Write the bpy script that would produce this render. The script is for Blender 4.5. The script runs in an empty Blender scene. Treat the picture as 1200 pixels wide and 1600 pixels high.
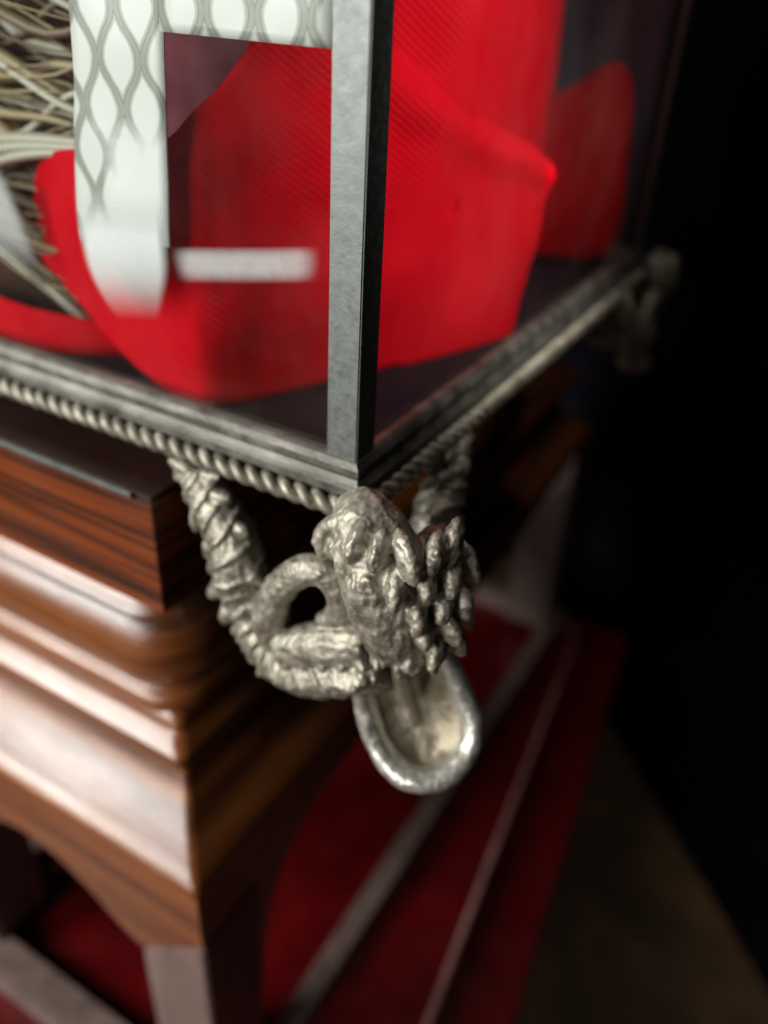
import bpy, bmesh, math, random
from mathutils import Vector, Matrix, noise
R = math.radians
SC = bpy.context.scene
COL = SC.collection
random.seed(7)

# ------------------------------------------------------------------ camera
cam_d = bpy.data.cameras.new("camera")
cam = bpy.data.objects.new("camera", cam_d)
COL.objects.link(cam)
cam_d.sensor_fit = 'AUTO'
cam_d.sensor_width = 36.0
cam_d.lens = 28.8
cam_d.clip_start = 0.01
cam_d.clip_end = 50
rx, ry, rz = (0.8626, 0.5035, 0.0485), (-0.3065, 0.4439, 0.842), (0.4024, -0.7412, 0.5373)
cam.matrix_world = Matrix(((rx[0], ry[0], rz[0], 0.1275), (rx[1], ry[1], rz[1], -0.2126),
                           (rx[2], ry[2], rz[2], 0.1505), (0, 0, 0, 1)))
cam_d.dof.use_dof = True
cam_d.dof.focus_distance = 0.251
cam_d.dof.aperture_fstop = 3.8
SC.camera = cam

# ------------------------------------------------------------------ light
w = bpy.data.worlds.new("World")
SC.world = w
w.use_nodes = True
w.node_tree.nodes["Background"].inputs[0].default_value = (0.55, 0.6, 0.75, 1)
w.node_tree.nodes["Background"].inputs[1].default_value = 0.010


def area(name, loc, target, sx, sy, power, color):
    d = bpy.data.lights.new(name, 'AREA')
    d.shape = 'RECTANGLE'
    d.size, d.size_y, d.energy, d.color = sx, sy, power, color
    o = bpy.data.objects.new(name, d)
    COL.objects.link(o)
    o.location = loc
    o.rotation_euler = (Vector(target) - Vector(loc)).to_track_quat('-Z', 'Y').to_euler()
    return o


area("front_light", (-1.15, -1.25, 0.58), (-0.05, 0.05, -0.08), 0.7, 0.8, 34, (0.99, 1.0, 0.96))  # window at the front left
area("front_light", (-0.36, -1.72, 0.50), (-0.02, 0.1, -0.05), 0.45, 0.75, 17, (1.0, 0.97, 0.93))  # added front fill, no second window known; brightens the red cloth
sl = bpy.data.lights.new("cloth_fill_spot", 'SPOT')       # added spot, no known source; brightens the cloth behind the right-hand pane
sl.energy, sl.color, sl.spot_size, sl.spot_blend, sl.shadow_soft_size = 39, (1.0, 0.95, 0.88), R(23), 0.8, 0.04
so = bpy.data.objects.new("cloth_fill_spot", sl)
COL.objects.link(so)
so.location = (0.60, -0.035, 0.52)
so.rotation_euler = (Vector((-0.02, 0.165, 0.120)) - so.location).to_track_quat('-Z', 'Y').to_euler()
area("overhead_fill", (0.38, 0.35, 2.0), (0.1, 0.3, -0.5), 0.3, 0.3, 7.5, (1.0, 0.93, 0.85))  # added fill for floor and platform; no such lamp known
SC.view_settings.view_transform = 'Standard'
SC.view_settings.look = 'None'
SC.view_settings.exposure = 0.0
SC.view_settings.gamma = 1.0


# ------------------------------------------------------------------ materials
def mat(name, color, rough=0.5, metal=0.0, coat=0.0, spec=0.5, coat_rough=0.1):
    m = bpy.data.materials.new(name)
    m.use_nodes = True
    b = m.node_tree.nodes["Principled BSDF"]
    b.inputs["Base Color"].default_value = (*color, 1)
    b.inputs["Roughness"].default_value = rough
    b.inputs["Metallic"].default_value = metal
    b.inputs["Coat Weight"].default_value = coat
    b.inputs["Coat Roughness"].default_value = coat_rough
    b.inputs["Specular IOR Level"].default_value = spec
    return m, m.node_tree.nodes, m.node_tree.links, b


def noise_node(N, L, scale, detail=4, rough=0.55, stretch=(1, 1, 1), coord="Object", dist=0.0):
    t = N.new("ShaderNodeTexCoord")
    mp = N.new("ShaderNodeMapping")
    mp.inputs["Scale"].default_value = stretch
    n = N.new("ShaderNodeTexNoise")
    n.inputs["Scale"].default_value = scale
    n.inputs["Detail"].default_value = detail
    n.inputs["Roughness"].default_value = rough
    n.inputs["Distortion"].default_value = dist
    L.new(t.outputs[coord], mp.inputs[0])
    L.new(mp.outputs[0], n.inputs["Vector"])
    return n


def ramp(N, L, src, stops):
    r = N.new("ShaderNodeValToRGB")
    e = r.color_ramp.elements
    while len(e) > 1:
        e.remove(e[-1])
    e[0].position, e[0].color = stops[0][0], (*stops[0][1], 1)
    for p, c in stops[1:]:
        q = e.new(p)
        q.color = (*c, 1)
    L.new(src, r.inputs[0])
    return r


def bump(N, L, src, b, strength, dist):
    n = N.new("ShaderNodeBump")
    n.inputs["Strength"].default_value = strength
    n.inputs["Distance"].default_value = dist
    L.new(src, n.inputs["Height"])
    L.new(n.outputs[0], b.inputs["Normal"])
    return n


def rough_noise(N, L, b, scale, lo, hi):
    n = noise_node(N, L, scale, 5)
    mr = N.new("ShaderNodeMapRange")
    mr.inputs[1].default_value, mr.inputs[2].default_value = 0.3, 0.7
    mr.inputs[3].default_value, mr.inputs[4].default_value = lo, hi
    L.new(n.outputs[0], mr.inputs[0])
    L.new(mr.outputs[0], b.inputs["Roughness"])


def metal_mat(name, dark, light, lo, hi, bscale, bstr, bdist, nscale=60):
    m, N, L, b = mat(name, light, 0.4, 1.0)
    n = noise_node(N, L, nscale, 6, 0.65)
    r = ramp(N, L, n.outputs[0], [(0.33, dark), (0.62, light)])
    L.new(r.outputs[0], b.inputs["Base Color"])
    rough_noise(N, L, b, nscale * 2, lo, hi)
    n2 = noise_node(N, L, bscale, 5, 0.6)
    bump(N, L, n2.outputs[0], b, bstr, bdist)
    return m


SILVER = metal_mat("aged_silver", (0.17, 0.15, 0.112), (0.50, 0.465, 0.385), 0.42, 0.66, 420, 0.35, 0.0008, 130)
SILVER.node_tree.nodes["Principled BSDF"].inputs["Metallic"].default_value = 0.72      # tarnish film over the silver
SILVER_RUBBED = metal_mat("rubbed_silver", (0.42, 0.40, 0.35), (0.74, 0.72, 0.66), 0.34, 0.5, 300, 0.3, 0.0006, 120)
SILVER_RUBBED.node_tree.nodes["Principled BSDF"].inputs["Metallic"].default_value = 0.8
SILVER_DULL = metal_mat("dull_silver", (0.24, 0.20, 0.14), (0.46, 0.41, 0.31), 0.45, 0.65, 200, 0.3, 0.0006, 60)
SILVER_DULL.node_tree.nodes["Principled BSDF"].inputs["Metallic"].default_value = 0.6
PEWTER = metal_mat("pewter", (0.185, 0.20, 0.19), (0.255, 0.275, 0.262), 0.5, 0.66, 300, 0.3, 0.0005, 190)

TARNISHED = metal_mat("tarnished_pewter", (0.11, 0.105, 0.09), (0.26, 0.25, 0.22), 0.5, 0.7, 260, 0.5, 0.0008, 70)


def wood_mat(name, stops, stretch, scale=1.0, rough=0.3, coat=0.6):
    m, N, L, b = mat(name, (0.2, 0.07, 0.03), rough, 0, coat, 0.5, 0.22)
    n = noise_node(N, L, scale, 4, 0.5, stretch, dist=0.15)
    r = ramp(N, L, n.outputs[0], stops)
    f = noise_node(N, L, 1.0, 6, 0.7, tuple(s * 7 for s in stretch))
    mx = N.new("ShaderNodeMix")
    mx.data_type = 'RGBA'
    mx.blend_type = 'MULTIPLY'
    mx.inputs[0].default_value = 0.45
    L.new(r.outputs[0], mx.inputs[6])
    fr = ramp(N, L, f.outputs[0], [(0.3, (0.4, 0.35, 0.32)), (0.7, (1, 1, 1))])
    L.new(fr.outputs[0], mx.inputs[7])
    L.new(mx.outputs[2], b.inputs["Base Color"])
    rough_noise(N, L, b, 30, rough - 0.06, rough + 0.12)
    bp = bump(N, L, f.outputs[0], b, 0.35, 0.0008)
    L.new(bp.outputs[0], b.inputs["Coat Normal"])
    cr = N.new("ShaderNodeMapRange")
    cr.inputs[1].default_value, cr.inputs[2].default_value = 0.3, 0.7
    cr.inputs[3].default_value, cr.inputs[4].default_value = 0.07, 0.36
    L.new(f.outputs[0], cr.inputs[0])
    L.new(cr.outputs[0], b.inputs["Coat Roughness"])
    return m


DARKB, ORB, RDB = (0.020, 0.006, 0.004), (0.20, 0.055, 0.012), (0.22, 0.042, 0.008)
WOOD_BAND = wood_mat("banded_wood", [(0.36, ORB), (0.45, RDB), (0.50, DARKB), (0.54, RDB), (0.60, ORB), (0.66, DARKB), (0.7, ORB)], (1.5, 1.5, 52))
WOOD = wood_mat("varnished_wood", [(0.3, (0.07, 0.020, 0.006)), (0.5, (0.22, 0.062, 0.013)), (0.7, (0.36, 0.12, 0.028))], (4, 4, 110), 1, 0.34, 1.0)
WOOD_PALE = wood_mat("pale_wood", [(0.3, (0.13, 0.08, 0.068)), (0.7, (0.25, 0.175, 0.155))], (40, 40, 5), 1, 0.5, 0.2)  # pale grey-pink tone for legs and stretchers
WOOD_DARK = wood_mat("dark_wood", [(0.3, (0.02, 0.007, 0.005)), (0.7, (0.06, 0.018, 0.012))], (5, 5, 30), 1, 0.4, 0.2)


def lacquer(name, c):
    m, N, L, b = mat(name, c, 0.3, 0, 0.5, 0.4, 0.15)
    n = noise_node(N, L, 22, 6, 0.65)
    r = ramp(N, L, n.outputs[0], [(0.3, tuple(v * 0.55 for v in c)), (0.7, tuple(v * 1.2 for v in c))])
    L.new(r.outputs[0], b.inputs["Base Color"])
    rough_noise(N, L, b, 40, 0.22, 0.42)
    return m


LACQUER = lacquer("dark_red_lacquer", (0.115, 0.002, 0.003))
BEAD = lacquer("bead_highlight", (0.42, 0.20, 0.19))  # pinkish tone paints the highlight along the step's edge


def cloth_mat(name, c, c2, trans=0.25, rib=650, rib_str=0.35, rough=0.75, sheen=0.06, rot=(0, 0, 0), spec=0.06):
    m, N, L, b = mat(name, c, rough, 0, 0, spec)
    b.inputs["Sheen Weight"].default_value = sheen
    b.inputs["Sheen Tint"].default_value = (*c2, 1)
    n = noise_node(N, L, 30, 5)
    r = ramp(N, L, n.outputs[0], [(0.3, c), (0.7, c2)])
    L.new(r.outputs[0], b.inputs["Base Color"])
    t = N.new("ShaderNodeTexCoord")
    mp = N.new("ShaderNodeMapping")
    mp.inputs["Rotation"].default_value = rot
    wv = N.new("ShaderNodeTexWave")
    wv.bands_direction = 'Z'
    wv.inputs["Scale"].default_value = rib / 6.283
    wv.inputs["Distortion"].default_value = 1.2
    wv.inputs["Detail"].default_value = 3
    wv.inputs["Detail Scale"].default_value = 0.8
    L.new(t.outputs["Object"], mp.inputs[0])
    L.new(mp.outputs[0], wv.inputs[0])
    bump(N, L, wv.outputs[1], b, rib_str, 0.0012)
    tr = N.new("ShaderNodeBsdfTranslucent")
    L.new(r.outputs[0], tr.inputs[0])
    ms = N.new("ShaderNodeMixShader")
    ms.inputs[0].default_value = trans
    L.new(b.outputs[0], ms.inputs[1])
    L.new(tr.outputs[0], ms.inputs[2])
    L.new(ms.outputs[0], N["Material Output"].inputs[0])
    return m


RED = cloth_mat("red_cloth", (0.80, 0.003, 0.014), (0.88, 0.006, 0.022), 0.40, 820, 0.38, rot=(R(26), R(-26), 0))
MAUVE = cloth_mat("mauve_dim", (0.11, 0.018, 0.028), (0.25, 0.075, 0.09), 0.15, 2600, 0.2, 0.5, rot=(0, R(40), 0))
GREYSATIN = cloth_mat("grey_satin", (0.09, 0.10, 0.15), (0.16, 0.17, 0.25), 0.1, 500, 0.1, 0.45)
PURPLE = cloth_mat("purple_velvet", (0.017, 0.008, 0.013), (0.030, 0.016, 0.022), 0.0, 900, 0.2, 0.85)
STRAW, _, _, _ = mat("straw", (0.36, 0.27, 0.15), 0.5)
STRAW2, _, _, _ = mat("pale_straw", (0.50, 0.47, 0.38), 0.45)
STRAW3, _, _, _ = mat("brown_straw", (0.17, 0.11, 0.06), 0.5)
BROWNCLOTH = cloth_mat("brown_cloth", (0.045, 0.022, 0.014), (0.085, 0.042, 0.028), 0.05, 2400, 0.12)


def glare_mat(name, hanging, peak):
    """translucent white painting pale glare; opacity fades out towards the edges (hanging: only towards the sides and the lower end)"""
    m, N, L, b = mat(name, (0.86, 0.86, 0.87), 0.35)
    tp = N.new("ShaderNodeBsdfTransparent")
    ms = N.new("ShaderNodeMixShader")
    sn = noise_node(N, L, 240, 3)
    c = N.new("ShaderNodeTexCoord")
    sx = N.new("ShaderNodeSeparateXYZ")
    L.new(c.outputs["UV"], sx.inputs[0])

    def fade(src, width, both):
        if both:
            a_ = N.new("ShaderNodeMath")
            a_.operation = 'PINGPONG'
            a_.inputs[1].default_value = 0.5
            L.new(src, a_.inputs[0])
            src = a_.outputs[0]
        r_ = N.new("ShaderNodeMapRange")
        r_.interpolation_type = 'SMOOTHSTEP'
        r_.inputs[2].default_value = width
        L.new(src, r_.inputs[0])
        return r_.outputs[0]

    def mul(p, q):
        n_ = N.new("ShaderNodeMath")
        n_.operation = 'MULTIPLY'
        for i_, v_ in ((0, p), (1, q)):
            if isinstance(v_, float):
                n_.inputs[i_].default_value = v_
            else:
                L.new(v_, n_.inputs[i_])
        return n_.outputs[0]
    sr = ramp(N, L, sn.outputs[0], [(0.25, ((0.9 if hanging else 0.8),) * 3), (0.75, (1.0,) * 3)])
    k = mul(fade(sx.outputs[0], 0.12 if hanging else 0.16, True), fade(sx.outputs[1], 0.72 if hanging else 0.42, not hanging))
    if hanging:
        inv = N.new("ShaderNodeMath")
        inv.operation = 'SUBTRACT'
        inv.inputs[0].default_value = 1.0
        L.new(sx.outputs[1], inv.inputs[1])
        k = mul(k, fade(inv.outputs[0], 0.3, False))
    L.new(mul(mul(sr.outputs[0], k), peak), ms.inputs[0])
    L.new(tp.outputs[0], ms.inputs[1])
    L.new(b.outputs[0], ms.inputs[2])
    L.new(ms.outputs[0], N["Material Output"].inputs[0])
    return m


GLARE_END = glare_mat("glare_end", True, 1.0)
GLARE_STREAK = glare_mat("sheer_streak", False, 0.44)

GLASS, N, L, b = mat("glass", (1, 1, 1), 0.02)
tp = N.new("ShaderNodeBsdfTransparent")
tp.inputs[0].default_value = (0.96, 0.98, 0.97, 1)
gl = N.new("ShaderNodeBsdfGlossy")
gl.inputs["Roughness"].default_value = 0.03
fr = N.new("ShaderNodeFresnel")
ge = N.new("ShaderNodeNewGeometry")
ir = N.new("ShaderNodeMix")          # Fresnel flips the index on back faces: hand it the inverse there so a thin pane stays clear
ir.inputs[2].default_value, ir.inputs[3].default_value = 1.45, 1 / 1.45
L.new(ge.outputs["Backfacing"], ir.inputs[0])
L.new(ir.outputs[0], fr.inputs[0])
ms = N.new("ShaderNodeMixShader")
L.new(fr.outputs[0], ms.inputs[0])
L.new(tp.outputs[0], ms.inputs[1])
L.new(gl.outputs[0], ms.inputs[2])
dn = noise_node(N, L, 14, 8, 0.7)
dr = ramp(N, L, dn.outputs[0], [(0.40, (0.001,) * 3), (0.80, (0.012,) * 3)])
dd_ = N.new("ShaderNodeBsdfDiffuse")
dd_.inputs[0].default_value = (0.7, 0.7, 0.68, 1)
dm_ = N.new("ShaderNodeMixShader")
L.new(dr.outputs[0], dm_.inputs[0])
L.new(ms.outputs[0], dm_.inputs[1])
L.new(dd_.outputs[0], dm_.inputs[2])
ms = dm_
L.new(ms.outputs[0], N["Material Output"].inputs[0])

# window reflection painted as white with a grey ogee lattice worked out in object space (x across, z up)
GLARE_WHITE, N, L, b = mat("white_glare", (0.85, 0.85, 0.8), 0.32, 0, 0, 0.6)
b.inputs["Sheen Weight"].default_value = 0.2


def mnode(op, a, c=None, d=None):
    n = N.new("ShaderNodeMath")
    n.operation = op
    for i, v in enumerate((a, c, d)):
        if v is None:
            continue
        if isinstance(v, (int, float)):
            n.inputs[i].default_value = v
        else:
            L.new(v, n.inputs[i])
    return n.outputs[0]


tc = N.new("ShaderNodeTexCoord")
sp = N.new("ShaderNodeSeparateXYZ")
L.new(tc.outputs["Object"], sp.inputs[0])
wob = noise_node(N, L, 120, 2)
PX, PZ, AMP = 0.0185, 0.030, 0.40
u = mnode('ADD', mnode('MULTIPLY', sp.outputs[0], 1 / PX), mnode('MULTIPLY', wob.outputs[0], 0.10))
v = mnode('MULTIPLY', sp.outputs[2], 2 * math.pi / PZ)
s = mnode('MULTIPLY', mnode('SINE', v), AMP * 0.5)


def line(sign):
    a = mnode('ADD' if sign > 0 else 'SUBTRACT', u, s)
    a = mnode('ADD', a, 0.0 if sign > 0 else 0.5)
    fr_ = mnode('FRACT', a)
    return mnode('ABSOLUTE', mnode('SUBTRACT', fr_, 0.5))


dist = mnode('MINIMUM', line(1), line(-1))
dash = mnode('ADD', dist, mnode('MULTIPLY', mnode('ABSOLUTE', mnode('SUBTRACT', mnode('FRACT', mnode('MULTIPLY', dist, 9.0)), 0.5)), 0.05))
bl = ramp(N, L, dash, [(0.045, (0.36, 0.36, 0.32)), (0.07, (0.20, 0.20, 0.17)), (0.10, (0.55, 0.55, 0.50)), (0.125, (0.36, 0.36, 0.32)), (0.16, (0.78, 0.78, 0.75))])
fade = noise_node(N, L, 60, 3)                         # lattice fades to white, painting overexposure at the glare's lower inner edge
wr_ = mnode('MINIMUM', mnode('MULTIPLY', mnode('SUBTRACT', 0.112, sp.outputs[2]), 18.0), mnode('MULTIPLY', mnode('ADD', sp.outputs[0], 0.113), 22.0))
ff = ramp(N, L, mnode('ADD', wr_, mnode('MULTIPLY', fade.outputs[0], 0.5)), [(0.22, (0, 0, 0)), (0.50, (1, 1, 1))])
fm = N.new("ShaderNodeMix")
fm.data_type = 'RGBA'
L.new(ff.outputs[0], fm.inputs[0])
L.new(bl.outputs[0], fm.inputs[6])
fm.inputs[7].default_value = (0.88, 0.88, 0.86, 1)
L.new(fm.outputs[2], b.inputs["Base Color"])
bump(N, L, dash, b, 0.3, 0.0006)

FLOOR, N, L, b = mat("brown_floor", (0.05, 0.03, 0.018), 0.6)
fn = noise_node(N, L, 9, 7, 0.62)
fr2 = ramp(N, L, fn.outputs[0], [(0.3, (0.03, 0.017, 0.008)), (0.5, (0.085, 0.045, 0.018)), (0.72, (0.19, 0.10, 0.042))])
L.new(fr2.outputs[0], b.inputs["Base Color"])
bump(N, L, fn.outputs[0], b, 0.2, 0.004)
WALL, N, L, b = mat("black_wall", (0.004, 0.0035, 0.005), 0.9, 0, 0, 0.03)
wn = noise_node(N, L, 3.0, 5)
wr = ramp(N, L, wn.outputs[0], [(0.48, (0.0010, 0.0008, 0.0012)), (0.72, (0.014, 0.011, 0.018))])
L.new(wr.outputs[0], b.inputs["Base Color"])


# ------------------------------------------------------------------ mesh helpers
def link(name, me, m, parent=None, smooth=True):
    o = bpy.data.objects.new(name, me)
    COL.objects.link(o)
    if m:
        me.materials.append(m)
    if parent:
        o.parent = parent
    if smooth:
        for p in me.polygons:
            p.use_smooth = True
    return o


def obj(name, bm, m, parent=None, smooth=False):
    bmesh.ops.recalc_face_normals(bm, faces=bm.faces[:])
    me = bpy.data.meshes.new(name)
    bm.to_mesh(me)
    bm.free()
    return link(name, me, m, parent, smooth)


def thing(name, label, cat, loc=(0, 0, 0), group=None):
    o = bpy.data.objects.new(name, None)
    COL.objects.link(o)
    o.location = loc
    o.empty_display_size = 0.02
    o["label"], o["category"] = label, cat
    if group:
        o["group"] = group
    return o


def box(bm, a, c, bev=0.0):
    x0, y0, z0 = (min(a[i], c[i]) for i in range(3))
    x1, y1, z1 = (max(a[i], c[i]) for i in range(3))
    r = bmesh.ops.create_cube(bm, size=1.0)
    vs = r["verts"]
    for v_ in vs:
        v_.co = Vector(((x0 + x1) / 2 + v_.co.x * (x1 - x0), (y0 + y1) / 2 + v_.co.y * (y1 - y0), (z0 + z1) / 2 + v_.co.z * (z1 - z0)))
    if bev:
        es = list({e for v_ in vs for e in v_.link_edges})
        bmesh.ops.bevel(bm, geom=es, offset=bev, segments=2, profile=0.7, affect='EDGES')


def bx(name, a, c, m, parent=None, bev=0.0008):
    bm = bmesh.new()
    box(bm, a, c, bev)
    return obj(name, bm, m, parent)


def catmull(pts, sub):
    pts = [Vector(p) for p in pts]
    out = []
    n = len(pts)
    for i in range(n - 1):
        p0, p1, p2, p3 = pts[max(i - 1, 0)], pts[i], pts[i + 1], pts[min(i + 2, n - 1)]
        for k in range(sub):
            t = k / sub
            out.append(0.5 * ((2 * p1) + (p2 - p0) * t + (2 * p0 - 5 * p1 + 4 * p2 - p3) * t * t + (3 * p1 - p0 - 3 * p2 + p3) * t ** 3))
    out.append(pts[-1])
    return out


def tube(bm, pts, rad, n=10, sub=5, flat=1.0):
    """round or flattened tube along a smooth path; rad is a number or one per control point"""
    if isinstance(rad, (int, float)):
        rad = [rad] * len(pts)
    P = catmull([(*p,) for p in pts], sub)
    Q = catmull([(r_, 0, 0) for r_ in rad], sub)
    T0 = (P[1] - P[0]).normalized()
    up = Vector((0, 0, 1)) if abs(T0.z) < 0.9 else Vector((1, 0, 0))
    nrm = T0.cross(up).normalized()
    rings = []
    for i, p in enumerate(P):
        T = (P[min(i + 1, len(P) - 1)] - P[max(i - 1, 0)]).normalized()
        nrm = (nrm - T * nrm.dot(T)).normalized()
        bn = T.cross(nrm)
        r_ = max(Q[i].x, 1e-5)
        rings.append([bm.verts.new(p + nrm * (r_ * math.cos(a)) + bn * (r_ * flat * math.sin(a))) for a in [2 * math.pi * k / n for k in range(n)]])
    for A, B in zip(rings, rings[1:]):
        for k in range(n):
            bm.faces.new((A[k], A[(k + 1) % n], B[(k + 1) % n], B[k]))
    bm.faces.new(rings[0][::-1])
    bm.faces.new(rings[-1])


def blob(bm, c, r_, d=None, roll=0.0):
    """ellipsoid, radii r_, its local z turned towards d"""
    mt = Matrix.Translation(c)
    if d is not None:
        mt = mt @ Vector(d).to_track_quat('Z', 'Y').to_matrix().to_4x4() @ Matrix.Rotation(roll, 4, 'Z')
    mt = mt @ Matrix.Diagonal((*r_, 1))
    bmesh.ops.create_icosphere(bm, subdivisions=2, radius=1.0, matrix=mt)


def cast(name, bm, voxel, m, parent, amp=0.0006, freq=260, smooth_it=3):
    """join overlapping shapes into one cast-metal skin"""
    bmesh.ops.recalc_face_normals(bm, faces=bm.faces[:])
    me = bpy.data.meshes.new(name)
    bm.to_mesh(me)
    bm.free()
    t = bpy.data.objects.new("casting_blank", me)
    COL.objects.link(t)
    md = t.modifiers.new("r", 'REMESH')
    md.mode = 'VOXEL'
    md.voxel_size = voxel
    sm = t.modifiers.new("s", 'SMOOTH')
    sm.factor, sm.iterations = 0.5, smooth_it
    dg = bpy.context.evaluated_depsgraph_get()
    dg.update()
    me2 = bpy.data.meshes.new_from_object(t.evaluated_get(dg))
    bpy.data.objects.remove(t)
    bpy.data.meshes.remove(me)
    me2.name = name
    ns = [Vector(v_.normal) for v_ in me2.vertices]
    for v_, nn in zip(me2.vertices, ns):
        p = v_.co * freq
        v_.co += nn * (amp * (noise.noise(p) + 0.6 * noise.noise(p * 2.3) - 0.5 * abs(noise.noise(p * 1.4 + Vector((7, 3, 1))))))
    me2.materials.clear()
    return link(name, me2, m, parent)


def sheet(name, cols, m, parent, nz=26, sub=8, thick=0.0014, fn=None):
    """hanging cloth: cols = (x, y, z_bottom, z_top) along its run, smoothly interpolated, given real thickness"""
    A = catmull([(c[0], c[1], 0) for c in cols], sub)
    B = catmull([(c[2], c[3], 0) for c in cols], sub)
    nC = len(A)
    bm = bmesh.new()
    g = []
    for i in range(nC):
        T = (A[min(i + 1, nC - 1)] - A[max(i - 1, 0)]).normalized()
        nr = Vector((T.y, -T.x, 0))
        col = []
        for k in range(nz + 1):
            t = k / nz
            z = B[i].x + (B[i].y - B[i].x) * t
            p = Vector((A[i].x, A[i].y, z))
            d = fn(i / (nC - 1), t, p) if fn else 0.0
            d += 0.0009 * noise.noise(p * 38) + 0.0004 * noise.noise(p * 110)
            col.append(p + nr * d)
        g.append(col)
    # outer and inner skins
    vo = [[bm.verts.new(p) for p in c] for c in g]
    vi = []
    for i in range(nC):
        T = (A[min(i + 1, nC - 1)] - A[max(i - 1, 0)]).normalized()
        nr = Vector((T.y, -T.x, 0))
        vi.append([bm.verts.new(p - nr * thick) for p in g[i]])
    for i in range(nC - 1):
        for k in range(nz):
            bm.faces.new((vo[i][k], vo[i + 1][k], vo[i + 1][k + 1], vo[i][k + 1]))
            bm.faces.new((vi[i][k], vi[i][k + 1], vi[i + 1][k + 1], vi[i + 1][k]))
    for i in range(nC - 1):
        bm.faces.new((vo[i][0], vi[i][0], vi[i + 1][0], vo[i + 1][0]))
        bm.faces.new((vo[i][nz], vo[i + 1][nz], vi[i + 1][nz], vi[i][nz]))
    for k in range(nz):
        bm.faces.new((vo[0][k], vo[0][k + 1], vi[0][k + 1], vi[0][k]))
        bm.faces.new((vo[-1][k], vi[-1][k], vi[-1][k + 1], vo[-1][k + 1]))
    return obj(name, bm, m, parent, True)


def extrude_poly(bm, pts, axis, a, c):
    """closed outline pts (s, z) extruded along axis ('x' or 'y') from a to c; s runs along the other one"""
    def P(s_, z, t):
        return (s_, t, z) if axis == 'y' else (t, s_, z)
    A = [bm.verts.new(P(s_, z, a)) for s_, z in pts]
    B = [bm.verts.new(P(s_, z, c)) for s_, z in pts]
    bm.faces.new(A)
    bm.faces.new(B[::-1])
    n = len(pts)
    for i in range(n):
        bm.faces.new((A[i], B[i], B[(i + 1) % n], A[(i + 1) % n]))


# ------------------------------------------------------------------ setting
bm = bmesh.new()
box(bm, (-4, -4, -0.79), (4, 4, -0.75))
o = obj("floor", bm, FLOOR)
o["kind"] = "structure"
bm = bmesh.new()
p0, p1 = Vector((-2.4, 3.34, 0)), Vector((2.3, -1.75, 0))
d = (p1 - p0).normalized()
nb = Vector((-d.y, d.x, 0)) * 0.12
vs = [bm.verts.new(Vector((q.x, q.y, z))) for z in (-0.752, 2.6) for q in (p0, p1, p1 + nb, p0 + nb)]
for f_ in ((0, 1, 2, 3), (7, 6, 5, 4), (0, 4, 5, 1), (1, 5, 6, 2), (2, 6, 7, 3), (3, 7, 4, 0)):
    bm.faces.new([vs[i] for i in f_])
o = obj("wall", bm, WALL)
o["kind"] = "structure"

# ------------------------------------------------------------------ red lacquered platform
ang = R(-6.0)
plat = thing("display_platform", "dark red lacquered platform with a thin bead edge coloured as a pinkish highlight under the wooden stand", "platform", (-0.022, 0.545, -0.491))
plat.rotation_euler = (0, 0, R(6.0))
bx("upper_step", (-0.55, -0.64, -0.03), (0.0, 0.03, 0), LACQUER, plat, 0.004)
bx("lower_step", (-0.62, -0.72, -0.2585), (0.058, 0.09, -0.03), LACQUER, plat, 0.005)
for a_, c_ in (((0.001, -0.64), (0.001, 0.03)), ((0.001, 0.031), (-0.55, 0.031)), ((-0.55, -0.641), (0.001, -0.641))):
    bm = bmesh.new()
    tube(bm, [(a_[0], a_[1], -0.002), ((a_[0] + c_[0]) / 2, (a_[1] + c_[1]) / 2, -0.002), (c_[0], c_[1], -0.002)], 0.0032, 10, 2)
    obj("bead_edge", bm, BEAD, plat, True)

# ------------------------------------------------------------------ wooden stand
X1, X0, Y0, Y1 = -0.08, -0.30, -0.021, 0.556
FL = 0.0225                                    # how far the legs stand out beyond the block above
stand = thing("wooden_stand", "varnished brown wooden stand with mouldings and arched legs beneath the glass casket", "stand", (-0.19, 0.27, -0.475))
SO = Vector((-0.19, 0.27, -0.475))


def ring_profile(name, prof, m, y1=Y1, cap=True, rad=0.0):
    """moulding: profile (offset, z) run round the rectangle; mitred, or turned round the corners with radius rad"""
    bm = bmesh.new()

    def loops(d_, z):
        """four runs of points, one per side"""
        x0, x1, ya, yb = X0 - d_, X1 + d_, Y0 - d_, y1 + d_
        if not rad:
            c_ = [Vector((x0, ya, z)), Vector((x1, ya, z)), Vector((x1, yb, z)), Vector((x0, yb, z))]
            return [[c_[i], c_[(i + 1) % 4]] for i in range(4)]
        run = []
        rr = rad + d_ if rad > 0.01 else rad
        for cx, cy, a0 in ((x0 + rr, ya + rr, 180), (x1 - rr, ya + rr, 270), (x1 - rr, yb - rr, 0), (x0 + rr, yb - rr, 90)):
            for k in range(11):
                an = R(a0 + 9 * k)
                run.append(Vector((cx + rr * math.cos(an), cy + rr * math.sin(an), z)))
        return [run + [run[0].copy()]]
    for s_ in range(1 if rad else 4):
        rows = [[bm.verts.new(p - SO) for p in loops(d_, z)[s_]] for d_, z in prof]
        for A, B in zip(rows, rows[1:]):
            for k in range(len(A) - 1):
                bm.faces.new((A[k], A[k + 1], B[k + 1], B[k]))
    if cap:
        for d_, z in (prof[0], prof[-1]):
            bm.faces.new([bm.verts.new(p - SO) for run in loops(d_, z) for p in run[:-1]])
    return obj(name, bm, m, stand, True)


def arc(c, r_, a0, a1, n, sz=1.0):
    return [(c[0] + r_ * math.cos(R(a0 + (a1 - a0) * i / n)), c[1] + sz * r_ * math.sin(R(a0 + (a1 - a0) * i / n))) for i in range(n + 1)]


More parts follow.
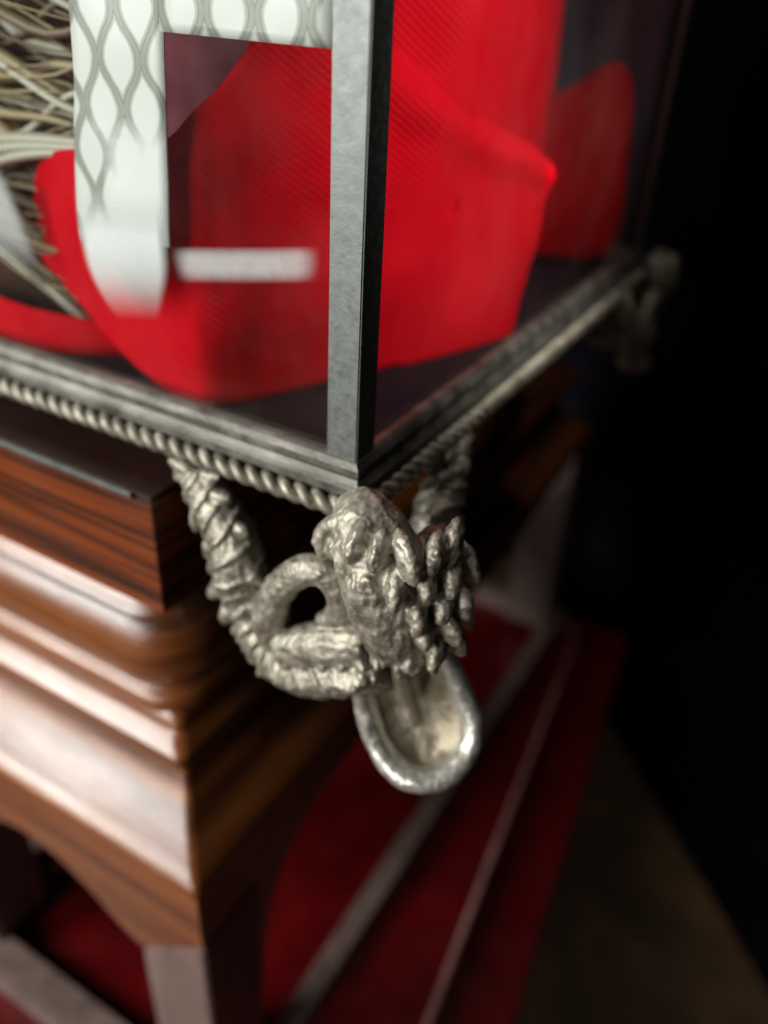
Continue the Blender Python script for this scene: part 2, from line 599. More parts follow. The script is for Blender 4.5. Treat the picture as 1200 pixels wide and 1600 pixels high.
bx("top_block", Vector((X0, Y0, -0.078)) - SO, Vector((X1, 0.44, -0.0235)) - SO, WOOD_BAND, stand, 0.0012)
bx("shaded_top", Vector((X0 + 0.001, Y0 + 0.0015, -0.0234)) - SO, Vector((X1 - 0.001, 0.439, -0.0205)) - SO, WOOD_DARK, stand, 0.0008)  # dark board in place of the shade on the block's top
bx("edge_glint", Vector((X0 + 0.004, Y0 - 0.0006, -0.0233)) - SO, Vector((X1 - 0.010, Y0 + 0.0012, -0.0208)) - SO, PEWTER, stand, 0.0006)  # pewter strip standing in for the highlight on the top edge
ring_profile("torus_moulding", [(-0.004, -0.0775), (0.000, -0.080)] + arc((-0.002, -0.104), 0.0125, 75, -80, 18, 1.7) + [(-0.006, -0.130)], WOOD, 0.425, True, 0.020)
ring_profile("bead_moulding", [(-0.010, -0.1295), (-0.002, -0.131)] + arc((-0.003, -0.1385), 0.006, 75, -75, 10, 1.1) + [(-0.006, -0.149)], WOOD, 0.425, True, 0.020)
ring_profile("fillet", [(-0.012, -0.1495), (-0.006, -0.151), (-0.0055, -0.1575), (-0.0035, -0.1612), (0.0040, -0.1640), (0.0045, -0.1655), (0.0045, -0.172), (0.002, -0.1745), (-0.035, -0.1752)], WOOD, Y1, True, 0.006)
cove = [(-0.030, -0.1753), (-0.012, -0.1756), (-0.0118, -0.178)]
for i in range(17):
    t = (i + 1) / 17
    cove.append((-0.0118 + 0.0320 * t ** 2.3, -0.1785 - 0.0465 * t))
cove += [(FL - 0.0002, -0.2272), (FL + 0.0012, -0.2294), (FL + 0.0017, -0.2315), (FL + 0.0014, -0.2335), (FL + 0.0006, -0.2355), (FL - 0.01, -0.2358)]
ring_profile("cove_moulding", cove, WOOD, Y1, True, 0.004)


def apron(axis, t0, t1, arch, m):
    """wall piece from the moulding down to the arch line; arch = (s, z) in order along the wall"""
    bm = bmesh.new()

    def P(s_, z, t):
        return Vector((s_, t, z) if axis == 'y' else (t, s_, z)) - SO
    cols = [[bm.verts.new(P(s_, zz, t)) for zz in (-0.2359, z) for t in (t0, t1)] for s_, z in arch]
    for A, B in zip(cols, cols[1:]):
        for i, j in ((0, 2), (2, 3), (3, 1), (1, 0)):
            bm.faces.new((A[i], A[j], B[j], B[i]))
    for A in (cols[0], cols[-1]):
        bm.faces.new((A[0], A[2], A[3], A[1]))
    return obj("arched_apron", bm, m, stand)


XA, XB, YA, YB = X0 - FL, X1 + FL, Y0 - FL, Y1 + FL      # outer faces of the legs
LT = 0.046                                              # leg thickness
ZO, ZI = -0.278, -0.3215                                # slanted joint between apron and leg: outer, inner end
half = [(XB, ZO), (-0.1075, ZI), (-0.118, -0.3160), (-0.129, -0.3085), (-0.143, -0.2985), (-0.1566, -0.2905), (-0.170, -0.2850), (-0.181, -0.2826), (-0.19, -0.282)]
front_arch = half + [(-0.38 - x, z) for x, z in half[-2::-1]]
apron('y', YA, YA + LT, front_arch, WOOD)
apron('y', YB - LT, YB, front_arch, WOOD)
side_arch = [(YA + LT + 0.0003, -0.395), (0.0065, -0.365), (0.0105, -0.340), (0.0150, -0.320), (0.0222, -0.303), (0.036, -0.286), (0.0559, -0.2755), (0.084, -0.2695), (0.115, -0.2670), (0.18, -0.2655), (0.26, -0.2645),
             (0.34, -0.262), (0.40, -0.257), (0.46, -0.248), (YB - LT - 0.0003, -0.240)]
apron('x', XB - 0.035, XB - 0.0005, side_arch, WOOD)
apron('x', XA + 0.0005, XA + 0.035, side_arch, WOOD)
for sx in (0, 1):
    for sy in (0, 1):
        bm = bmesh.new()
        xo, xi = (XB + 0.0008, -0.1055) if sx else (XA - 0.0008, -0.38 + 0.1055)
        yo, yi = (YB + 0.0008, YB - LT + 0.0006) if sy else (YA - 0.0008, YA + LT - 0.0006)
        box(bm, Vector((xo, yo, -0.30)) - SO, Vector((xi, yi, -0.4745)) - SO)
        for v_ in bm.verts:
            if v_.co.z > -0.35 - SO.z:
                near = abs(v_.co.x + SO.x - xo) < 1e-4
                v_.co.z = (ZO if near else ZI) - 0.0004 - SO.z
        bmesh.ops.bevel(bm, geom=[e for e in bm.edges], offset=0.0012, segments=2, affect='EDGES')
        obj("leg", bm, WOOD_PALE, stand)
for a_, c_ in (((XB + 0.011, YA - 0.006, -0.4905), (XB - 0.006, YB + 0.004, -0.4748)), ((XA - 0.011, YA - 0.006, -0.4905), (XA + 0.006, YB + 0.004, -0.4748)),
               ((XA - 0.011, YA - 0.019, -0.4905), (XB + 0.011, YA - 0.0062, -0.4749)), ((XA + 0.0062, YA - 0.006, -0.4905), (XB - 0.0062, YA + 0.008, -0.4750)),
               ((XA + 0.0062, YB - 0.014, -0.4905), (XB - 0.0062, YB + 0.004, -0.4749))):
    bx("stretcher", Vector(a_) - SO, Vector(c_) - SO, WOOD_PALE, stand, 0.0012)

# ------------------------------------------------------------------ glass casket
W, LN, H = 0.365, 0.38, 0.30
casket = thing("glass_casket", "glass casket with pewter corner posts, roped base rail and cast silver corner ornaments", "casket", (0, 0, 0))
bx("base_plate", (-LN + 0.03, 0.03, -0.0203), (-0.03, W - 0.03, -0.007), WOOD_DARK, casket)
bx("floor_plate", (-LN + 0.002, 0.002, -0.0069), (-0.002, W - 0.002, 0.0035), PEWTER, casket, 0.0006)
bx("velvet_floor", (-LN + 0.006, 0.006, 0.0036), (-0.006, W - 0.006, 0.0052), PURPLE, casket, 0.0004)


def rail(kind):
    """one side of the stepped base rail; profile (outward, z)"""
    prof = [(-0.004, -0.0075), (0.0015, -0.0075), (0.0025, -0.0005), (0.004, 0.000), (0.004, 0.0030), (0.0028, 0.0042), (0.0014, 0.0060),
            (0.0022, 0.0075), (0.0022, 0.0098), (0.0005, 0.0118), (-0.001, 0.0128), (-0.004, 0.0128)]
    bm = bmesh.new()

    def pos(d_, z, end):
        if kind == 'front':
            return (d_ if end else -LN - d_, -d_, z)
        if kind == 'back':
            return (d_ if end else -LN - d_, W + d_, z)
        if kind == 'right':
            return (d_, (W + d_) if end else -d_, z)
        return (-LN - d_, (W + d_) if end else -d_, z)
    rows = [(bm.verts.new(pos(d_, z, 0)), bm.verts.new(pos(d_, z, 1))) for d_, z in prof]
    n = len(rows)
    for i in range(n):
        A, B = rows[i], rows[(i + 1) % n]
        bm.faces.new((A[0], A[1], B[1], B[0]))
    bm.faces.new([q[0] for q in rows])
    bm.faces.new([q[1] for q in rows][::-1])
    return obj("base_rail", bm, TARNISHED, casket)


for k in ('front', 'right', 'back', 'left'):
    rail(k)


def rope(a_, c_, name="rope_moulding", r_=0.0022, pitch=0.0150):
    a_, c_ = Vector(a_), Vector(c_)
    T = (c_ - a_)
    ln = T.length
    T.normalize()
    s1 = Vector((0, 0, 1))
    s2 = T.cross(s1)
    bm = bmesh.new()
    for ph in (0, math.pi):
        n = int(ln / pitch * 14)
        prev = None
        for i in range(n + 1):
            t = ln * i / n
            an = 2 * math.pi * t / pitch + ph
            rad = s1 * math.cos(an) + s2 * math.sin(an)
            rad2 = -s1 * math.sin(an) + s2 * math.cos(an)
            c0 = a_ + T * t + rad * (r_ * 0.95)
            dirv = (T * pitch + rad2 * (2 * math.pi * r_ * 0.95)).normalized()
            q = rad.cross(dirv)
            jit = 1 + 0.08 * noise.noise(Vector((t * 300, ph, 0)))
            ringv = [bm.verts.new(c0 + (rad * math.cos(2 * math.pi * j / 7) + q * math.sin(2 * math.pi * j / 7)) * r_ * jit) for j in range(7)]
            if prev:
                for j in range(7):
                    bm.faces.new((prev[j], prev[(j + 1) % 7], ringv[(j + 1) % 7], ringv[j]))
            prev = ringv
    return obj(name, bm, SILVER, casket, True)


RZ, RO = -0.0048, 0.0046
rope((-LN, -RO, RZ), (0.0, -RO, RZ))
rope((RO, 0.0, RZ), (RO, W, RZ))
rope((-LN, W + RO, RZ), (0, W + RO, RZ))
rope((-LN - RO, 0, RZ), (-LN - RO, W, RZ))

# corner posts: angle irons with a slightly raised inner lip
for cx, cy, sx, sy in ((0, 0, -1, 1), (0, W, -1, -1), (-LN, 0, 1, 1), (-LN, W, 1, -1)):
    bm = bmesh.new()
    pw, pt = 0.0123, 0.0022
    out = [(0, 0), (pw, 0), (pw, pt), (pw - 0.0016, pt + 0.0006), (pt, pt + 0.0006), (pt + 0.0006 - 0.0006, pw - 0.0016), (pt, pw), (0, pw)]
    A = [bm.verts.new((cx + sx * x, cy + sy * y, 0.0095)) for x, y in out]
    B = [bm.verts.new((cx + sx * x, cy + sy * y, H)) for x, y in out]
    bm.faces.new(A)
    bm.faces.new(B)
    for i in range(len(out)):
        bm.faces.new((A[i], A[(i + 1) % len(out)], B[(i + 1) % len(out)], B[i]))
    ed = [e for e in bm.edges if abs(e.verts[0].co.z - e.verts[1].co.z) > 0.1]
    bmesh.ops.recalc_face_normals(bm, faces=bm.faces[:])
    bmesh.ops.bevel(bm, geom=ed, offset=0.0005, segments=2, affect='EDGES')
    obj("corner_post", bm, PEWTER, casket)

gi = 0.0026
bx("glass_pane", (-LN + 0.003, gi, 0.0082), (-0.003, gi + 0.0016, H), GLASS, casket, 0)
bx("glass_pane", (-gi - 0.0016, 0.0045, 0.0082), (-gi, W - 0.0045, H), GLASS, casket, 0)
bx("glass_pane", (-LN + 0.003, W - gi - 0.0016, 0.0082), (-0.003, W - gi, H), GLASS, casket, 0)
bx("glass_pane", (-LN + gi, 0.0045, 0.0082), (-LN + gi + 0.0016, W - 0.0045, H), GLASS, casket, 0)
bm = bmesh.new()
for a_, c_ in (((-LN, 0, H), (0, 0.012, H + 0.012)), ((-LN, W - 0.012, H), (0, W, H + 0.012)), ((-LN, 0.0122, H), (-LN + 0.012, W - 0.0122, H + 0.012)), ((-0.012, 0.0122, H), (0, W - 0.0122, H + 0.012))):
    box(bm, a_, c_, 0.0008)
obj("top_rail", bm, PEWTER, casket)
bx("lid_pane", (-LN + 0.0122, 0.0122, H + 0.004), (-0.0122, W - 0.0122, H + 0.006), GLASS, casket, 0)

# ------------------------------------------------------------------ cast silver corner ornament
rnd = random.Random(3)


def ridges(bm, pts, r_, n, across, sz):
    """little leaf lobes set side by side across a path"""
    P = catmull(pts, 6)
    for i in range(n):
        t = i / max(n - 1, 1)
        k = t * (len(P) - 1)
        a_ = P[int(k)]
        T = (P[min(int(k) + 1, len(P) - 1)] - P[max(int(k) - 1, 0)]).normalized()
        side_v = Vector(across)
        side_v = (side_v - T * side_v.dot(T)).normalized()
        for s_ in (-1, 1):
            w_ = rnd.uniform(0.75, 1.2)
            blob(bm, a_ + side_v * (s_ * r_ * 0.75) + Vector((0, 0, rnd.uniform(-0.001, 0.001))), (sz * 0.62 * w_, sz * 0.7, sz * 1.35 * w_), side_v * s_ + T * 0.9)


def helix(bm, pts, radii, pitch, r_, ph=0.0, flat=1.0):
    """raised ribbing wound round a path, like a twisted acanthus stem"""
    P = catmull(pts, 12)
    Q = catmull([(q, 0, 0) for q in radii], 12)
    up = Vector((0, 0, 1))
    s_ = 0.0
    last = P[0]
    out = []
    for i, p in enumerate(P):
        s_ += (p - last).length
        last = p
        T = (P[min(i + 1, len(P) - 1)] - P[max(i - 1, 0)]).normalized()
        a1 = T.cross(Vector((0.3, -0.9, 0.2))).normalized()
        a2 = T.cross(a1)
        an = 2 * math.pi * s_ / pitch + ph
        out.append(p + (a1 * math.cos(an) + a2 * math.sin(an)) * Q[i].x * 0.96)
    tube(bm, out, r_, 7, 2)


def scroll_arm(mirror):
    """wing of the ornament: palmette on the rail, a leafy arm, a ring scroll and a ribbed lower edge; mirrored about the corner's diagonal"""
    def mp(p):
        x, y, z = p
        return (-y, -x, z) if mirror else (x, y, z)
    bm = bmesh.new()
    base = (-0.0665, -0.0085, -0.0105)
    for k in range(7):                                    # palmette
        a_ = R(-80 + 160 * k / 6)
        dd = Vector((math.sin(a_), -0.1, 0.35 - math.cos(a_) * 0.55)).normalized()
        ln = 0.0105 if k in (0, 6) else 0.0085
        c_ = Vector(base) + dd * ln * 0.55
        dm = mp(tuple(dd))
        blob(bm, mp(tuple(c_)), (0.0026, 0.0030, ln * 0.75), dm)
    blob(bm, mp((-0.0640, -0.0095, -0.0155)), (0.0072, 0.0055, 0.0075))
    arm = [(-0.0675, -0.006, -0.0125), (-0.0595, -0.008, -0.0220), (-0.0500, -0.010, -0.0305), (-0.0455, -0.012, -0.0420), (-0.0452, -0.012, -0.0530), (-0.0412, -0.0125, -0.0615), (-0.0378, -0.013, -0.0715),
           (-0.0300, -0.014, -0.0785), (-0.0180, -0.016, -0.0800), (0.000, -0.017, -0.0735), (0.022, -0.012, -0.060)]
    tube(bm, [mp(p) for p in arm], [0.008, 0.0085, 0.0098, 0.0108, 0.0095, 0.0068, 0.0072, 0.0078, 0.0082, 0.009, 0.009], 12, 5)
    ra_ = [0.008, 0.0085, 0.0098, 0.0108, 0.0095, 0.0068, 0.0072, 0.0078, 0.0082, 0.009, 0.009]
    for ph in (0, 2.1, 4.2):
        helix(bm, [mp(p) for p in arm], ra_, 0.024, 0.0015, ph)
    acr = (1, 0.1, 0.45) if not mirror else (-0.1, -1, 0.45)
    ridges(bm, [mp((p[0], p[1] - 0.003, p[2])) for p in arm[1:6]], 0.0098, 5, acr, 0.0056)
    for p, q, ra in (((-0.0545, -0.010, -0.0455), (-1, -0.2, -0.15), (0.003, 0.0035, 0.0058)), ((-0.0520, -0.012, -0.0510), (-1, -0.2, -0.5), (0.0026, 0.003, 0.005)),
                     ((-0.0470, -0.013, -0.0585), (-1, -0.2, -0.8), (0.0024, 0.003, 0.0045)), ((-0.0425, -0.014, -0.0735), (-1, -0.3, -0.3), (0.0034, 0.004, 0.006)), ((-0.0380, -0.015, -0.079), (-1, -0.3, -0.8), (0.003, 0.0036, 0.0052))):
        blob(bm, mp(p), ra, mp(q))
    for k in range(6):                                    # ribbed lower edge
        x = -0.0290 + 0.0042 * k
        blob(bm, mp((x, -0.0185, -0.0845 + 0.0006 * k)), (0.0019, 0.0028, 0.0052), mp((-0.45, -0.3, -1)))
    ring = [(-0.0250, -0.0160, -0.0690), (-0.0262, -0.0171, -0.0600), (-0.0235, -0.0189, -0.0475), (-0.0168, -0.0198, -0.0345), (-0.0065, -0.0196, -0.0242), (0.0026, -0.0178, -0.0248), (0.0062, -0.0165, -0.0340), (0.0030, -0.0155, -0.0440), (-0.0040, -0.0160, -0.0490)]
    tube(bm, [mp(p) for p in ring], [0.0066, 0.0074, 0.0070, 0.0062, 0.0062, 0.0060, 0.0058, 0.0050, 0.003], 12, 5)
    tube(bm, [mp(p) for p in [(-0.0195, -0.0178, -0.0690), (-0.0075, -0.0172, -0.0620), (0.0060, -0.0165, -0.0550), (0.018, -0.015, -0.0510)]], [0.0075, 0.0088, 0.0092, 0.0085], 12, 4)
    for k in range(5):
        t = k / 4
        c_ = (-0.018 + 0.034 * t, -0.0225, -0.0690 + 0.016 * t)
        for j in range(3):
            blob(bm, mp((c_[0] + 0.0015 * j, c_[1], c_[2] + 0.0035 - 0.0056 * j)), (0.0020, 0.0028, 0.0042), mp((0.55, -0.25, 0.5 - 0.55 * j)))
    return cast("scroll_arm", bm, 0.0006, SILVER, None, 0.00045, 260, 2)


def corner_body():
    bm = bmesh.new()
    tube(bm, [(0.004, -0.006, -0.001), (0.013, -0.012, -0.004), (0.0205, -0.0145, -0.015), (0.0245, -0.0140, -0.030), (0.0275, -0.0120, -0.042), (0.0300, -0.0060, -0.051)], [0.009, 0.0130, 0.0155, 0.0155, 0.0135, 0.0105], 14, 5)
    blob(bm, (0.0335, 0.0005, -0.0240), (0.0140, 0.0150, 0.0215))
    blob(bm, (0.0330, 0.0050, -0.0420), (0.0105, 0.0110, 0.0160))
    blob(bm, (0.0060, -0.0160, -0.0095), (0.0068, 0.0062, 0.0092), (0.4, 0, 1))            # upper scroll eye
    tube(bm, [(0.0005, -0.0170, -0.0175), (-0.0020, -0.0180, -0.0105), (0.0030, -0.0180, -0.0020), (0.0120, -0.0165, 0.0015)], [0.003, 0.0034, 0.0034, 0.003], 9, 5)
    blob(bm, (0.0215, -0.0245, -0.0185), (0.0078, 0.0066, 0.0108), (0.15, -0.1, 1))           # bright central boss
    r2 = random.Random(11)
    Dn = Vector((0.08, -0.35, -1))
    for row in range(5):                                   # overlapping acanthus lobes, row by row
        z = 0.000 - 0.0108 * row
        n = 7 - (row // 3)
        for k in range(n):
            a_ = -2.1 + 3.7 * (k + 0.5 * (row % 2)) / n
            o_ = Vector((0.4772 * math.cos(a_) + 0.8788 * math.sin(a_), -0.8788 * math.cos(a_) + 0.4772 * math.sin(a_), 0))
            cx = Vector((0.0255 + 0.0018 * row, -0.0085 + 0.0014 * row, z))
            rr = 0.0175 + 0.0022 * math.sin(row * 1.1) - 0.0006 * row
            c_ = cx + o_ * rr
            jl = r2.uniform(0.8, 1.3)
            blob(bm, c_, (0.0036, 0.0044 * jl, 0.0078 * jl), Dn + o_ * 0.55 + Vector((r2.uniform(-.5, .5), r2.uniform(-.4, .4), 0)))
            if r2.random() < 0.65:
                blob(bm, c_ + Vector((r2.uniform(-.003, .003), r2.uniform(-.003, .003), r2.uniform(-.006, .002))), (0.0017, 0.0020, 0.0046), Vector((r2.uniform(-1, 1), r2.uniform(-1, 1), -1)))
    for k in range(46):                                    # small curling leaf tips over the front
        t = r2.random()
        a_ = r2.uniform(-2.0, 1.2)
        o_ = Vector((0.4772 * math.cos(a_) + 0.8788 * math.sin(a_), -0.8788 * math.cos(a_) + 0.4772 * math.sin(a_), 0))
        c_ = Vector((0.0215 + 0.008 * t, -0.0125 + 0.006 * t, -0.006 - 0.044 * t)) + o_ * (0.0172 - 0.003 * t)
        d0 = Vector((r2.uniform(-.7, .7), r2.uniform(-.5, .5), -1)).normalized()
        tube(bm, [c_ - d0 * 0.004, c_ + o_ * 0.0012, c_ + d0 * 0.004 + o_ * 0.0008, c_ + d0 * 0.0062 - o_ * 0.0005], [0.0009, 0.0016, 0.0015, 0.0006], 7, 3)
    return cast("leafy_body", bm, 0.0006, SILVER, None, 0.0005, 260, 3)


def scroll_foot():
    bm = bmesh.new()
    rim = [(0.0095, -0.0130, -0.0640), (0.0138, -0.0128, -0.0766), (0.0170, -0.0134, -0.0866), (0.0225, -0.0150, -0.0970), (0.0305, -0.0172, -0.1035), (0.0405, -0.0180, -0.1058), (0.0505, -0.0130, -0.1042),
           (0.0555, -0.0040, -0.0985), (0.0550, 0.0030, -0.0905), (0.0498, 0.0062, -0.0815), (0.0430, 0.0066, -0.0705), (0.0370, 0.0060, -0.0600)]
    tube(bm, rim, [0.0044, 0.0052, 0.0056, 0.0058, 0.0061, 0.0062, 0.0060, 0.0057, 0.0056, 0.0056, 0.0055, 0.005], 14, 6, 0.8)
    return rim, cast("scroll_foot", bm, 0.0006, SILVER_RUBBED, None, 0.0003, 200, 5)


def foot_shell(rim):
    bm = bmesh.new()
    # hollow shell between the rims, set back from them
    back = Vector((-0.40, 0.74, -0.35))
    nr_ = len(rim)
    rp = catmull(rim, 8)
    for k in range(len(rp) // 2 - 1):
        p, q = rp[k], rp[len(rp) - 1 - k]
        md = (p + q) / 2 + back * 0.0085
        tube(bm, [p + back * 0.002, p.lerp(md, 0.6) + back * 0.003, md, q.lerp(md, 0.6) + back * 0.003, q + back * 0.002], 0.0036, 8, 3)
    tube(bm, [(0.0285, -0.0125, -0.0510), (0.0285, -0.0110, -0.0600), (0.0295, -0.0085, -0.0700), (0.0315, -0.0070, -0.0800)], [0.0035, 0.0046, 0.0046, 0.0015], 10, 5, 0.7)
    tube(bm, [(0.022, -0.004, -0.070), (0.026, -0.002, -0.082), (0.033, -0.004, -0.094)], [0.0025, 0.0042, 0.003], 10, 5)
    return cast("foot_shell", bm, 0.0006, SILVER_DULL, None, 0.0003, 170, 8)


orn = corner_body()
orn.name = orn.data.name = "corner_ornament"
orn.parent = casket
rim_path, foot = scroll_foot()
for q in (scroll_arm(False), scroll_arm(True), foot, foot_shell(rim_path)):
    q.parent = orn
for loc, rot in (((0, W, 0), 90), ((-LN, W, 0), 180), ((-LN, 0, 0), 270)):
    c_ = orn.copy()
    COL.objects.link(c_)
    c_.parent = casket
    c_.location, c_.rotation_euler = loc, (0, 0, R(rot))
    c_.scale = (0.76, 0.76, 0.76)
    for ch in list(orn.children):
        g = ch.copy()
        COL.objects.link(g)
        g.parent = c_

# ------------------------------------------------------------------ cloths inside the casket
red = thing("red_cloth", "bright red ribbed cloth standing in folds inside the glass casket", "cloth", (0, 0, 0))
ZF = 0.0056


def st(t):
    t = max(0.0, min(1.0, t))
    return t * t * (3 - 2 * t)


def fn_main(s_, t, p):
    d_ = 0.0025 * math.sin(s_ * 9) * t
    if p.y < 0.1:                                          # soft slanting folds of the near part
        q = p.z - 0.55 * (p.x + 0.12) + 0.25 * p.y
        d_ += 0.0013 * math.sin(q * 95 + 2.0 * noise.noise(p * 22)) * st((p.z - 0.01) / 0.03)
        d_ += -0.0035 + 0.0022 * noise.noise(Vector((p.x * 26, p.y * 26, p.z * 14))) * st((p.z - 0.008) / 0.02)
    if p.y > 0.045:                                        # rolled top edge of the flap
        d_ -= 0.007 * st((t - 0.90) / 0.10) ** 2
        d_ += 0.003 * math.exp(-((t - 0.88) / 0.07) ** 2)
    if p.y > 0.05:                                         # long soft hanging folds of the far part
        k_ = st((p.y - 0.05) / 0.04) * st((p.z - 0.006) / 0.05)
        d_ += k_ * (0.0055 * math.sin(p.y * 78 + 9 * p.z + 1.5 * noise.noise(p * 12)) + 0.0025 * noise.noise(Vector((p.y * 40, p.z * 16, 2.0))))
    if p.y > 0.166:
        d_ -= 0.009 * ((p.y - 0.166) / 0.015) ** 2
    return d_


sheet("front_drape", [(-0.190, 0.030, 0.046, 0.066), (-0.180, 0.027, 0.0385, 0.078), (-0.165, 0.023, 0.0300, 0.088), (-0.140, 0.018, 0.0185, 0.094), (-0.112, 0.0135, 0.0075, 0.0955), (-0.094, 0.0105, ZF, 0.1010), (-0.0800, 0.0120, ZF, 0.110),
                      (-0.069, 0.022, ZF, 0.120), (-0.061, 0.037, ZF, 0.135), (-0.053, 0.056, ZF, 0.150), (-0.040, 0.088, ZF, 0.133), (-0.024, 0.128, ZF, 0.1125), (-0.0135, 0.160, ZF, 0.0975), (-0.0105, 0.181, ZF, 0.088)], RED, red, 44, 9, 0.0016, fn_main)


def fn_fold(s_, t, p):
    return 0.004 * math.sin(s_ * 3.1) + 0.002 * math.sin(t * 4)


sheet("rear_fold", [(-0.080, 0.050, 0.112, 0.24), (-0.062, 0.072, 0.095, 0.24), (-0.047, 0.100, 0.085, 0.24), (-0.035, 0.120, 0.075, 0.24), (-0.033, 0.131, 0.068, 0.24), (-0.039, 0.140, 0.065, 0.24), (-0.054, 0.144, 0.065, 0.24)], RED, red, 30, 8, 0.0016, fn_fold)
sheet("rear_fold", [(-0.060, 0.150, ZF, 0.24), (-0.047, 0.180, ZF, 0.24), (-0.044, 0.215, ZF, 0.24), (-0.048, 0.250, ZF, 0.24), (-0.056, 0.280, ZF, 0.24), (-0.062, 0.305, ZF, 0.24), (-0.072, 0.320, ZF, 0.24), (-0.09, 0.326, ZF, 0.24)], RED, red, 30, 8, 0.0016, fn_fold)
sheet("rear_fold", [(-0.066, 0.322, ZF, 0.099), (-0.050, 0.327, ZF, 0.108), (-0.040, 0.329, ZF, 0.116), (-0.031, 0.330, ZF, 0.121), (-0.0230, 0.3305, ZF + 0.003, 0.1195), (-0.0165, 0.331, ZF + 0.006, 0.107), (-0.0135, 0.334, 0.012, 0.082), (-0.013, 0.340, 0.02, 0.062)], RED, red, 26, 8, 0.0016, fn_fold)
sheet("side_fold", [(-0.270, 0.020, 0.010, 0.026), (-0.235, 0.019, ZF, 0.026), (-0.205, 0.018, ZF, 0.026), (-0.180, 0.020, ZF, 0.024), (-0.158, 0.026, ZF, 0.022), (-0.140, 0.036, ZF, 0.02)], RED, red, 14, 8, 0.0016, fn_fold)

mv = thing("mauve_reflection", "dusky mauve sheet painting the dim reflection above the red cloth's sloping top edge", "cloth")  # coloured sheet stands in for a dim reflection over the cloth
sheet("drape", [(-0.345, 0.270, ZF, 0.26), (-0.28, 0.262, ZF, 0.26), (-0.215, 0.272, ZF, 0.26), (-0.15, 0.264, ZF, 0.26), (-0.10, 0.272, ZF, 0.26)], MAUVE, mv, 30, 8, 0.0014, fn_fold)  # coloured sheet standing in for the dim reflection
gs = thing("grey_satin_lining", "bluish grey satin lining behind the small red lobe at the back pane", "cloth")
sheet("drape", [(-0.110, 0.345, ZF, 0.26), (-0.075, 0.343, ZF, 0.26), (-0.045, 0.3455, ZF, 0.26), (-0.020, 0.344, ZF, 0.26), (-0.0062, 0.346, ZF, 0.26)], GREYSATIN, gs, 24, 8, 0.0014, fn_fold)

# ------------------------------------------------------------------ window reflection painted as a white ribbon just behind the front pane
rb = thing("window_glare", "window reflection, white ribbon with grey ogee lattice bent into an L behind the front glass", "glare")


def strip(name, rows, m, parent, thick=0.0007, sub=6):
    """ribbon shape for painted reflections near the front pane: rows of (xl, xr, z_l, z_r, y)"""
    bm = bmesh.new()
    A = catmull([(r_[0], r_[4], r_[2]) for r_ in rows], sub)
    B = catmull([(r_[1], r_[4] + 0.0004, r_[3]) for r_ in rows], sub)
    g = []
    nx = 10
    for a_, c_ in zip(A, B):
        row = []
        for k in range(nx + 1):
            p = a_.lerp(c_, k / nx)
            p.y += 0.0007 * noise.noise(p * 45) - 0.0008 * math.sin(math.pi * k / nx)
            row.append(p)
        g.append(row)
    for off in (0, thick):
        V = [[bm.verts.new(p + Vector((0, off, 0))) for p in r_] for r_ in g]
        for i in range(len(V) - 1):
            for k in range(nx):
                bm.faces.new((V[i][k], V[i][k + 1], V[i + 1][k + 1], V[i + 1][k]))
        if off == 0:
            V0 = V
    for i in range(len(V) - 1):
        for k in (0, nx):
            bm.faces.new((V0[i][k], V0[i + 1][k], V[i + 1][k], V[i][k]))
    for i in (0, len(V) - 1):
        for k in range(nx):
            bm.faces.new((V0[i][k], V[i][k], V[i][k + 1], V0[i][k + 1]))
    o_ = obj(name, bm, m, parent, True)
    uv = o_.data.uv_layers.new(name="glare_uv")
    per = (nx + 1)
    rows_n = len(g)
    for lp in o_.data.loops:
        i_ = lp.vertex_index % (per * rows_n)
        uv.data[lp.index].uv = ((i_ % per) / nx, 1 - (i_ // per) / (rows_n - 1))
    return o_


strip("upright_band", [(-0.1090, -0.0735, 0.215, 0.215, 0.0064), (-0.1172, -0.0775, 0.150, 0.150, 0.0062), (-0.1205, -0.0795, 0.120, 0.125, 0.0060), (-0.1256, -0.0815, 0.0976, 0.1, 0.0060), (-0.1290, -0.0838, 0.071, 0.0750, 0.0060), (-0.1293, -0.0842, 0.064, 0.0695, 0.0062)], GLARE_WHITE, rb)
strip("cross_band", [(-0.0794, -0.0150, 0.185, 0.178, 0.0064), (-0.0794, -0.0158, 0.160, 0.158, 0.0062), (-0.0796, -0.0165, 0.1362, 0.1358, 0.0060)], GLARE_WHITE, rb)
strip("pale_streak", [(-0.1290, -0.0836, 0.0850, 0.0900, 0.0055), (-0.1295, -0.0840, 0.0700, 0.0750, 0.0055), (-0.1287, -0.0846, 0.056, 0.062, 0.0055), (-0.1235, -0.0885, 0.046, 0.051, 0.0056), (-0.1150, -0.0930, 0.0365, 0.0405, 0.0058)], GLARE_END, rb)  # fading lower end of the painted reflection
strip("pale_streak", [(-0.0850, -0.0195, 0.0700, 0.0815, 0.0064), (-0.0840, -0.0195, 0.0640, 0.0755, 0.0062), (-0.0820, -0.0205, 0.0570, 0.0690, 0.0060)], GLARE_STREAK, rb)  # translucent strip painting a streak of reflected light
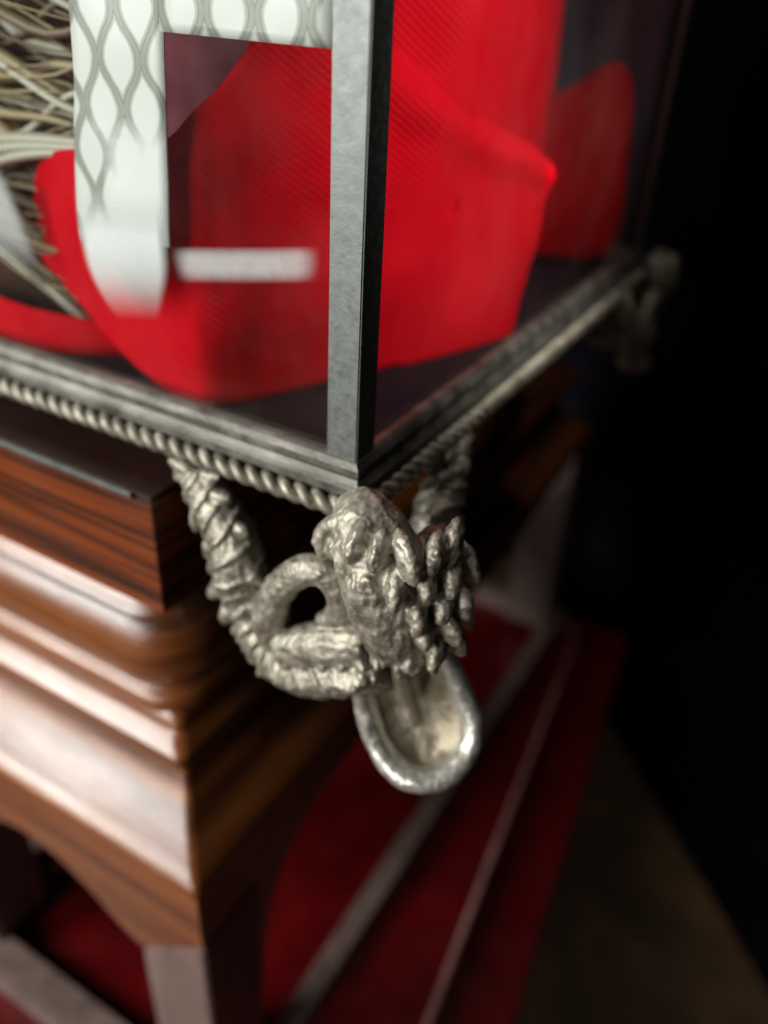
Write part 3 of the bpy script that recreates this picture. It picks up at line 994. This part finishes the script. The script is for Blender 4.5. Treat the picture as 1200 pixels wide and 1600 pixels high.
strip("pale_streak", [(-0.225, -0.1800, 0.092, 0.086, 0.014), (-0.225, -0.1730, 0.072, 0.068, 0.0145), (-0.220, -0.1640, 0.046, 0.042, 0.015)], GLARE_STREAK, rb)

# ------------------------------------------------------------------ dried straw on a brown cloth, left of the white glare
bc = thing("brown_cloth", "dark brown cloth behind the straw at the casket's left", "cloth")
sheet("drape", [(-0.300, 0.060, ZF, 0.24), (-0.250, 0.052, ZF, 0.24), (-0.200, 0.058, ZF, 0.24), (-0.158, 0.066, ZF, 0.24)], BROWNCLOTH, bc, 24, 8, 0.0014, fn_fold)
sb = thing("straw_bundle", "loose bundle of pale dried straw left of the white glare", "straw")
r3 = random.Random(5)
for k in range(96):
    z0 = r3.uniform(0.040, 0.17)
    x0 = r3.uniform(-0.245, -0.20)
    yb = r3.uniform(0.030, 0.048)
    ln = r3.uniform(0.06, 0.12)
    sl = r3.choice((-0.34, -0.28, -0.22, -0.12, 0.02, 0.25)) + r3.uniform(-0.08, 0.08)
    x1_ = min(x0 + ln, -0.132)
    bm = bmesh.new()
    rr = r3.choice((0.0004, 0.0006, 0.0009, 0.0014, 0.0030)) * r3.uniform(0.8, 1.2)
    tube(bm, [(x0, yb, z0), (x0 + 0.3 * (x1_ - x0), yb - 0.003, z0 + sl * (x1_ - x0) * 0.3 + r3.uniform(-0.005, 0.005)), (x0 + 0.7 * (x1_ - x0), yb - 0.004, z0 + sl * (x1_ - x0) * 0.7 + r3.uniform(-0.007, 0.007)), (x1_, yb + r3.uniform(-0.004, 0.004), z0 + sl * (x1_ - x0))], [rr, rr * 1.2, rr, rr * 0.4], 6, 4, 0.6)
    obj("stem", bm, r3.choice((STRAW, STRAW3, STRAW3, STRAW2)), sb, True)
for z0, sl in ((0.093, 0.03), (0.089, 0.08), (0.084, 0.16)):
    bm = bmesh.new()
    tube(bm, [(-0.235, 0.031, z0 - 0.02), (-0.200, 0.027, z0 - 0.004), (-0.165, 0.027, z0 + sl * 0.03), (-0.125, 0.032, z0 + sl * 0.05)], [0.003, 0.0042, 0.0045, 0.003], 10, 5, 0.5)
    obj("pale_blade", bm, STRAW2, sb, True)
